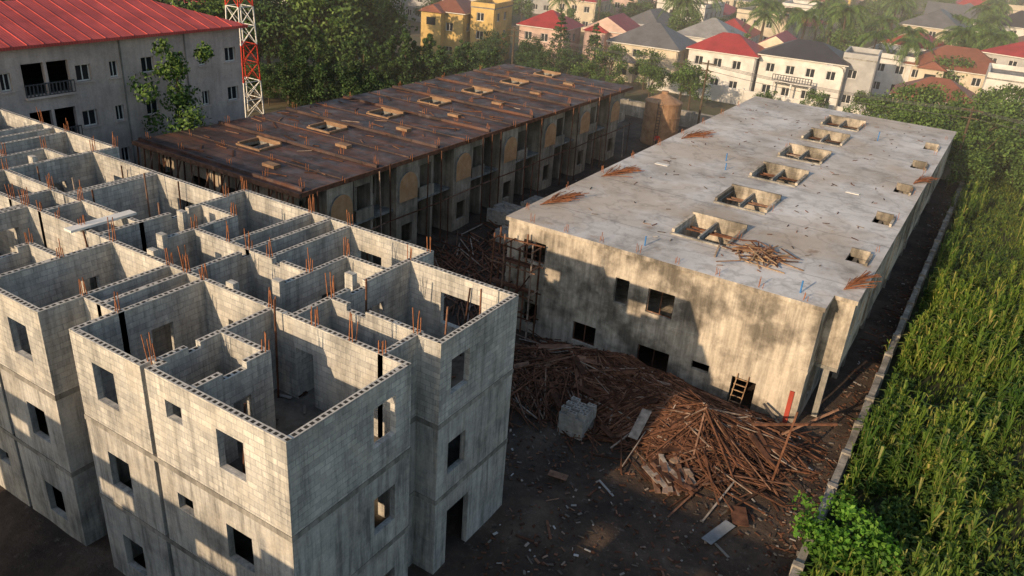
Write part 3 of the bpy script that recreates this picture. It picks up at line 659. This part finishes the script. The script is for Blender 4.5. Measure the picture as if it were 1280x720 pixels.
for (yy,w_,z,h_) in wins:
    D.plate('x',ax-.08,.06,yy,yy+w_,z,z+h_,[(yy+.07,yy+w_/2-.03,z+.07,z+h_-.07),(yy+w_/2+.03,yy+w_-.07,z+.07,z+h_-.07)],M_WHITE); D.box(ax-.14,ax-.12,yy,yy+w_,z,z+h_,M_GLASS)
    W.box(ax+.152,ax+.24,yy-.12,yy+w_+.12,z-.12,z-.02,MA)
for f in range(4): D.box(ax-.05,ax+.45,28.3,31.7,f*3.2+.3,f*3.2+.45,MA); D.plate('x',ax+.42,.05,28.3,31.7,f*3.2+.46,f*3.2+1.3,[(a,a+.18,f*3.2+.5,f*3.2+1.22) for a in np.arange(28.36,31.6,.26)],M_DARKW)
for yy in (15.2,22.9,35.5,41): W.box(ax+.152,ax+.22,yy,yy+.1,0,hz,M_SLAB)
W.box(ax-12.3,ax+.35,ay0-.3,ay1+.3,hz+.002,hz+.25,M_WHITE)
a0,a1,b0,b1=ax-12.6,ax+.7,ay0-.6,ay1+.6; zr=hz+.26; xm=(a0+a1)/2;rz=zr+1.9; r0=(xm,b0+6,rz);r1=(xm,b1-6,rz)
W.poly([(a1,b0,zr),(a1,b1,zr),r1,r0],MRR);W.poly([(a0,b0,zr),(a0,b1,zr),r1,r0],MRR);W.poly([(a0,b1,zr),(a1,b1,zr),r1],MRR);W.poly([(a0,b0,zr),(a1,b0,zr),r0],MRR)
W.box(ax+.5,ax+.72,ay0-.5,ay1+.5,zr-.2,zr-.01,MRR)
for yy in np.arange(b0+1,b1-.5,1.1):
    fr=1-max(0,max((b0+6-yy)/6,(yy-(b1-6))/6)); W.beam((a1,yy,zr+.02),(a1+(xm-a1)*fr,yy,zr+1.9*fr+.02),.05,.05,MRR)
W.obj('walls_and_roof',AP);D.obj('windows',AP)
ms=MB();mr=wm('mast_red',(.5,.05,.03));mxx,my=-73.7,62.
for s in range(18):
    z0_,z1_=s*2.0,s*2+2.0; w0=1.3-s*.05;w1=1.3-(s+1)*.05; mt=mr if (s//2)%2 else M_WHITE
    c0=[(mxx+a*w0,my+b*w0,z0_) for a,b in((-1,-1),(1,-1),(1,1),(-1,1))];c1=[(mxx+a*w1,my+b*w1,z1_) for a,b in((-1,-1),(1,-1),(1,1),(-1,1))]
    for k in range(4): ms.beam(c0[k],c1[k],.11,.11,mt);ms.beam(c0[k],c1[(k+1)%4],.06,.06,mt);ms.beam(c1[k],c0[(k+1)%4],.06,.06,mt);ms.beam(c1[k],c1[(k+1)%4],.07,.07,mt)
ms.obj('lattice_mast')
# ------------------------------------------------ houses
def house(name,x,y,w_,d_,h,rot,wall,roof,rtype='hip',rh=2.2,ov=.6,band=None):
    mb=MB(); a,b=w_/2,d_/2
    fl=max(1,round(h/3.1))
    def holesfor(L): return [(-L+g,-L+g+1.3,.9+f*h/fl,2.2+f*h/fl) for f in range(fl) for g in np.arange(1.0,2*L-1.5,2.9)]
    for s,(axis,c,L) in enumerate((('y',-b,a),('y',b,a),('x',-a,b-.13),('x',a,b-.13))):
        hs_=holesfor(L); mb.plate(axis,c,.25,-L,L,-.2,h,hs_,wall)
        ins_=.03 if c>0 else -.03
        for q in hs_:
            mb.plate(axis,c-ins_,.06,q[0],q[1],q[2],q[3],[(q[0]+.08,q[0]+.61,q[2]+.08,q[3]-.08),(q[0]+.69,q[1]-.08,q[2]+.08,q[3]-.08)],M_WHITE)
            mb.plate(axis,c-ins_*2.6,.02,q[0],q[1],q[2],q[3],[],M_GLASS)
    if band: mb.box(-a-.2,a+.2,-b-.2,b+.2,h/2-.12,h/2+.12,band)
    o_=ov
    if rtype=='flat':
        mb.box(-a-.1,a+.1,-b-.1,b+.1,h+.002,h+.2,M_SLAB); 
        for ax_,c,L in (('y',-b,a+.1),('y',b,a+.1),('x',-a,b-.14),('x',a,b-.14)): mb.plate(ax_,c,.24,-L,L,h+.203,h+.9,[],wall)
    else:
        mb.box(-a-o_+.1,a+o_-.1,-b-o_+.1,b+o_-.1,h+.002,h+.16,M_WHITE)
        z=h+.17; A=(-a-o_,-b-o_,z);B_=(a+o_,-b-o_,z);C2=(a+o_,b+o_,z);D_=(-a-o_,b+o_,z)
        ins=min(a,b)+o_ if rtype=='hip' else 0.
        if a>=b: r0=(-a-o_+ins*.95,0,z+rh);r1=(a+o_-ins*.95,0,z+rh);mb.poly([A,B_,r1,r0],roof);mb.poly([D_,C2,r1,r0],roof);mb.poly([A,D_,r0],roof if rtype=='hip' else wall);mb.poly([B_,C2,r1],roof if rtype=='hip' else wall)
        else: r0=(0,-b-o_+ins*.95,z+rh);r1=(0,b+o_-ins*.95,z+rh);mb.poly([B_,C2,r1,r0],roof);mb.poly([A,D_,r1,r0],roof);mb.poly([A,B_,r0],roof if rtype=='hip' else wall);mb.poly([D_,C2,r1],roof if rtype=='hip' else wall)
    if random.random()<.6 and rtype!='flat':
        sx=random.choice((-1,1))*a*.45; hh=h*random.choice((.55,1.)); yb=-b-1.6
        mb.box(sx-1.8,sx+1.8,yb,-b-.13,-.1,hh*.999-.02,wall); mb.box(sx-.8,sx+.8,yb-.05,yb-.003,hh-2.0,hh-.8,M_GLASS)
        mb.poly([(sx-2.2,yb-.4,hh),(sx+2.2,yb-.4,hh),(sx,yb+.6,hh+1.1)],roof);mb.poly([(sx-2.2,yb-.4,hh),(sx,yb+.6,hh+1.1),(sx,-b+1,hh+1.1),(sx-2.2,-b+.2,hh)],roof);mb.poly([(sx+2.2,yb-.4,hh),(sx,yb+.6,hh+1.1),(sx,-b+1,hh+1.1),(sx+2.2,-b+.2,hh)],roof)
    o=mb.obj(name); o.location=(x,y,0); o.rotation_euler=(0,0,rot); return o
wW=wm('white_house_paint',(.68,.66,.62));wC=wm('cream_house_paint',(.6,.52,.40));wP=wm('pink_house_paint',(.58,.42,.36));wY=wm('yellow_house_paint',(.6,.42,.16));wG=wm('grey_house_paint',(.4,.4,.4))
rR=roofm('red_roof',(.42,.05,.05));rT=roofm('terracotta_roof',(.28,.11,.07));rG=roofm('grey_roof',(.17,.17,.18));rD=roofm('charcoal_roof',(.06,.06,.07));rB=roofm('brown_roof',(.18,.12,.09));rL=roofm('light_grey_roof',(.34,.34,.34))
house('white_duplex_house',-28,130,12,9,6.4,.1,wW,rD,'hip',2.2); house('white_duplex_house',-20.5,132,4.5,8,7.2,.1,wG,rD,'flat',1.6)
h1=MB()
h1.box(-31,-25,123.4,125.0,3.1,3.3,M_WHITE)
for xx in (-30.8,-28.1,-25.4): h1.box(xx,xx+.22,123.5,123.75,-.1,3.09,M_WHITE)
h1.plate('y',123.45,.06,-30.9,-25.1,3.31,4.2,[(a,a+.3,3.4,4.1) for a in np.arange(-30.8,-25.4,.4)],M_DARKW)
h1.obj('house_terrace')
house('red_roof_house',-39.3,127,10,8,6,.1,wW,rR,'hip',2.4); house('red_roof_house',-34,136,5,9,6.6,.1,wC,rR,'gable',1.8)
house('white_modern_house',.5,139,9,11,6.6,.05,wW,rG,'flat')
house('yellow_house',-83,115,7,9,7.5,.2,wY,rT,'hip',2); house('yellow_house',-77,117,4,8,8.6,.2,wY,rR,'flat')
house('pink_house',-69.5,124,8,8,6,.15,wP,rR,'hip',2.4); house('pink_house',-61,131,7,8,6,.15,wP,rR,'gable',2.2)
house('grey_roof_house',-51.5,126,11,10,5.5,.1,wC,rG,'hip',3); house('grey_roof_house',-47,141,10,10,6,.1,wW,rL,'hip',2.8)
house('brown_roof_house',-9,150,14,10,5.5,.05,wC,rT,'hip',3); house('brown_roof_house',-9,126,10,8,4.2,.05,wC,rT,'hip',2.4)
walls_=[wW,wC,wC,wP,wY,wW,wG];roofs_=[rR,rT,rG,rG,rB,rD,rL,rB,rT,rR,rG]
def incam(x,y):
    v=Vector((x,y,-23.8)); c=Vector((v.dot(xa),v.dot(ya),v.dot(za)))
    if c.z>=-1: return False
    u=c.x/-c.z*1000; q=c.y/-c.z*1000; return abs(u)<760 and -100<q<440
for gy in np.arange(152,520,18.5):
    for gx in np.arange(-420,60,17.5):
        x=gx+random.uniform(-2.5,2.5);y=gy+random.uniform(-2.5,2.5)
        if not incam(x,y): continue
        if abs((gx+500)%122.5-100)<7: 
            if random.random()<.7: tree(rb_(),x,y,random.uniform(5,9),'broadleaf_tree')
            continue
        if random.random()<.88:
            house('house',x,y,random.uniform(9,14),random.uniform(8,12),random.choice((3.3,4.2,5.8,6.2,6.2,8.2)),random.uniform(-.2,.2)+random.choice((0,1.5708)),random.choice(walls_),random.choice(roofs_),random.choice(('hip','hip','hip','gable','flat')),random.uniform(1.8,3.4))
        for q in range(2):
            k=random.random(); tx=x+random.choice((-1,1))*random.uniform(8,9.5);ty=y+random.choice((-1,1))*random.uniform(7,9.5)
            tree(rb_() if k<.6 else ('palm%d'%random.randint(0,1) if k<.9 else 'pine0'),tx,ty,random.uniform(5,8.5) if k<.6 else random.uniform(8,11),'broadleaf_tree' if k<.6 else 'palm_tree' if k<.9 else 'pine_tree')
for gy in np.arange(95,150,17):
    for gx in np.arange(-230,-100,19.):
        x=gx+random.uniform(-3,3);y=gy+random.uniform(-3,3)
        if incam(x,y): house('house',x,y,11,10,6,random.uniform(-.2,.2),random.choice(walls_),random.choice(roofs_),'hip',2.4); tree(rd_(),x+9,y+8,9,'broadleaf_tree'); tree(rd_(),x-4,y-9,9,'broadleaf_tree')
rd=MB(); rd.box(-130,60,99.5,106.5,-.05,-.02,M_ROAD); rd.box(-130,60,98.9,99.5,-.05,.1,M_SLAB); rd.box(-130,60,106.5,107.1,-.05,.1,M_SLAB)
for k in range(40): rd.box(-130+k*4.6,-128.2+k*4.6,102.95,103.07,-.018,-.016,M_WHITE)
rd.obj('street')
pw=MB()
for k in range(18): x=-54+k*3; pw.plate('y',97.6,.22,x,x+2.7,-.1,2.0,[],M_BOUND); pw.box(x+2.7,x+3,97.4,97.8,-.1,2.2,M_BOUND)
for k in range(16): x=-48+k*3; pw.plate('y',117.6,.22,x,x+2.7,-.1,2.2,[],wW); pw.box(x+2.7,x+3,117.4,117.8,-.1,2.4,wW)
pw.obj('perimeter_wall')
sL=MB(); sL.cyl((-18.4,108),.11,.06,0,8,M_SLAB,10); pts=[(-18.4,108,8),(-18.6,107.6,8.6),(-19.1,107,8.9),(-19.8,106.4,8.95)]
for a,b in zip(pts,pts[1:]): sL.beam(a,b,.09,.09,M_SLAB)
sL.beam((-19.7,106.5,8.93),(-20.3,106,8.9),.3,.14,M_WHITE); sL.obj('street_lamp')
def pole(x,y,h=9):
    mb=MB(); mb.cyl((x,y),.16,.1,-.1,h,M_BARK,10); mb.beam((x-1,y,h-.4),(x+1,y,h-.4),.12,.12,M_BARK); mb.beam((x-.8,y,h-1.2),(x+.8,y,h-1.2),.1,.1,M_BARK); mb.obj('utility_pole')
pl=[(-60,97),(-31.5,95),(-3,93),(24,90)]
for p in pl: pole(*p)
wr=MB()
for a,b in zip(pl,pl[1:]):
    for off,hz_ in ((-.9,8.6),(0,8.6),(.9,8.6),(.5,7.8)):
        pr=None
        for k in range(13):
            f=k/12;p=(a[0]+(b[0]-a[0])*f,a[1]+(b[1]-a[1])*f+off*.5,hz_+off*.05-.9*4*f*(1-f)*.6)
            if pr: wr.beam(pr,p,.04,.04,M_DARKW)
            pr=p
wr.obj('power_lines')
tk=MB(); TXc,TYc=-33.6,88.
tk.cyl((TXc,TYc),2.1,2.1,0,4.9,M_TANKM,28,False); tk.cyl((TXc,TYc),2.1,.4,4.9,5.7,M_TANKM,28); tk.cyl((TXc,TYc),.4,.4,5.65,6.0,M_TANKM,12)
for z in (.2,1.7,3.2,4.75): tk.cyl((TXc,TYc),2.16,2.16,z,z+.12,M_TANKM,28)
for z in np.arange(.3,5,.35): tk.beam((TXc+.3,TYc-2.3,z),(TXc+.7,TYc-2.3,z),.04,.04,M_DARKW)
tk.beam((TXc+.3,TYc-2.3,0),(TXc+.3,TYc-2.3,5.2),.05,.05,M_DARKW);tk.beam((TXc+.7,TYc-2.3,0),(TXc+.7,TYc-2.3,5.2),.05,.05,M_DARKW)
tk.obj('storage_tank')
def person(x,y,z,rot,shirt,trous):
    e=empty('person',(x,y,z)); e.rotation_euler=(0,0,rot)
    def skin(name,vs,es,rs,mat):
        me=bpy.data.meshes.new(name); me.from_pydata(vs,es,[]); o=link(bpy.data.objects.new(name,me),e); me.materials.append(mat)
        o.modifiers.new('s','SKIN'); 
        for i,r in enumerate(rs): me.skin_vertices[0].data[i].radius=(r,r)
        me.skin_vertices[0].data[0].use_root=True
        m=o.modifiers.new('ss','SUBSURF');m.levels=1;m.render_levels=1
    skin('torso_and_arms',[(0,0,.98),(0,.0,1.2),(0,0,1.42),(0,0,1.5),(.19,0,1.42),(.27,.03,1.15),(.3,-.12,.93),(-.19,0,1.42),(-.27,.02,1.15),(-.28,-.15,.95)],[(0,1),(1,2),(2,3),(2,4),(4,5),(5,6),(2,7),(7,8),(8,9)],[.13,.13,.14,.06,.07,.05,.035,.07,.05,.035],shirt)
    skin('legs',[(0,0,.95),(.1,0,.88),(.12,-.06,.5),(.12,.04,.08),(.12,-.1,.05),(-.1,0,.88),(-.12,.06,.5),(-.12,.1,.08),(-.12,-.04,.05)],[(0,1),(1,2),(2,3),(3,4),(0,5),(5,6),(6,7),(7,8)],[.12,.1,.065,.045,.04,.1,.065,.045,.04],trous)
    skin('head',[(0,0,1.48),(0,-.01,1.58),(0,-.015,1.68)],[(0,1),(1,2)],[.05,.085,.08],wm('brown_skin',(.12,.065,.04)))
person(-32.6,85.0,gz(-32.6,85.0),.4,wm('red_shirt',(.5,.04,.03)),wm('dark_trousers',(.05,.05,.07)))
mb=MB(); mb.box(-700,250,60,900,-.5,34,hz_m); mb.obj('haze')
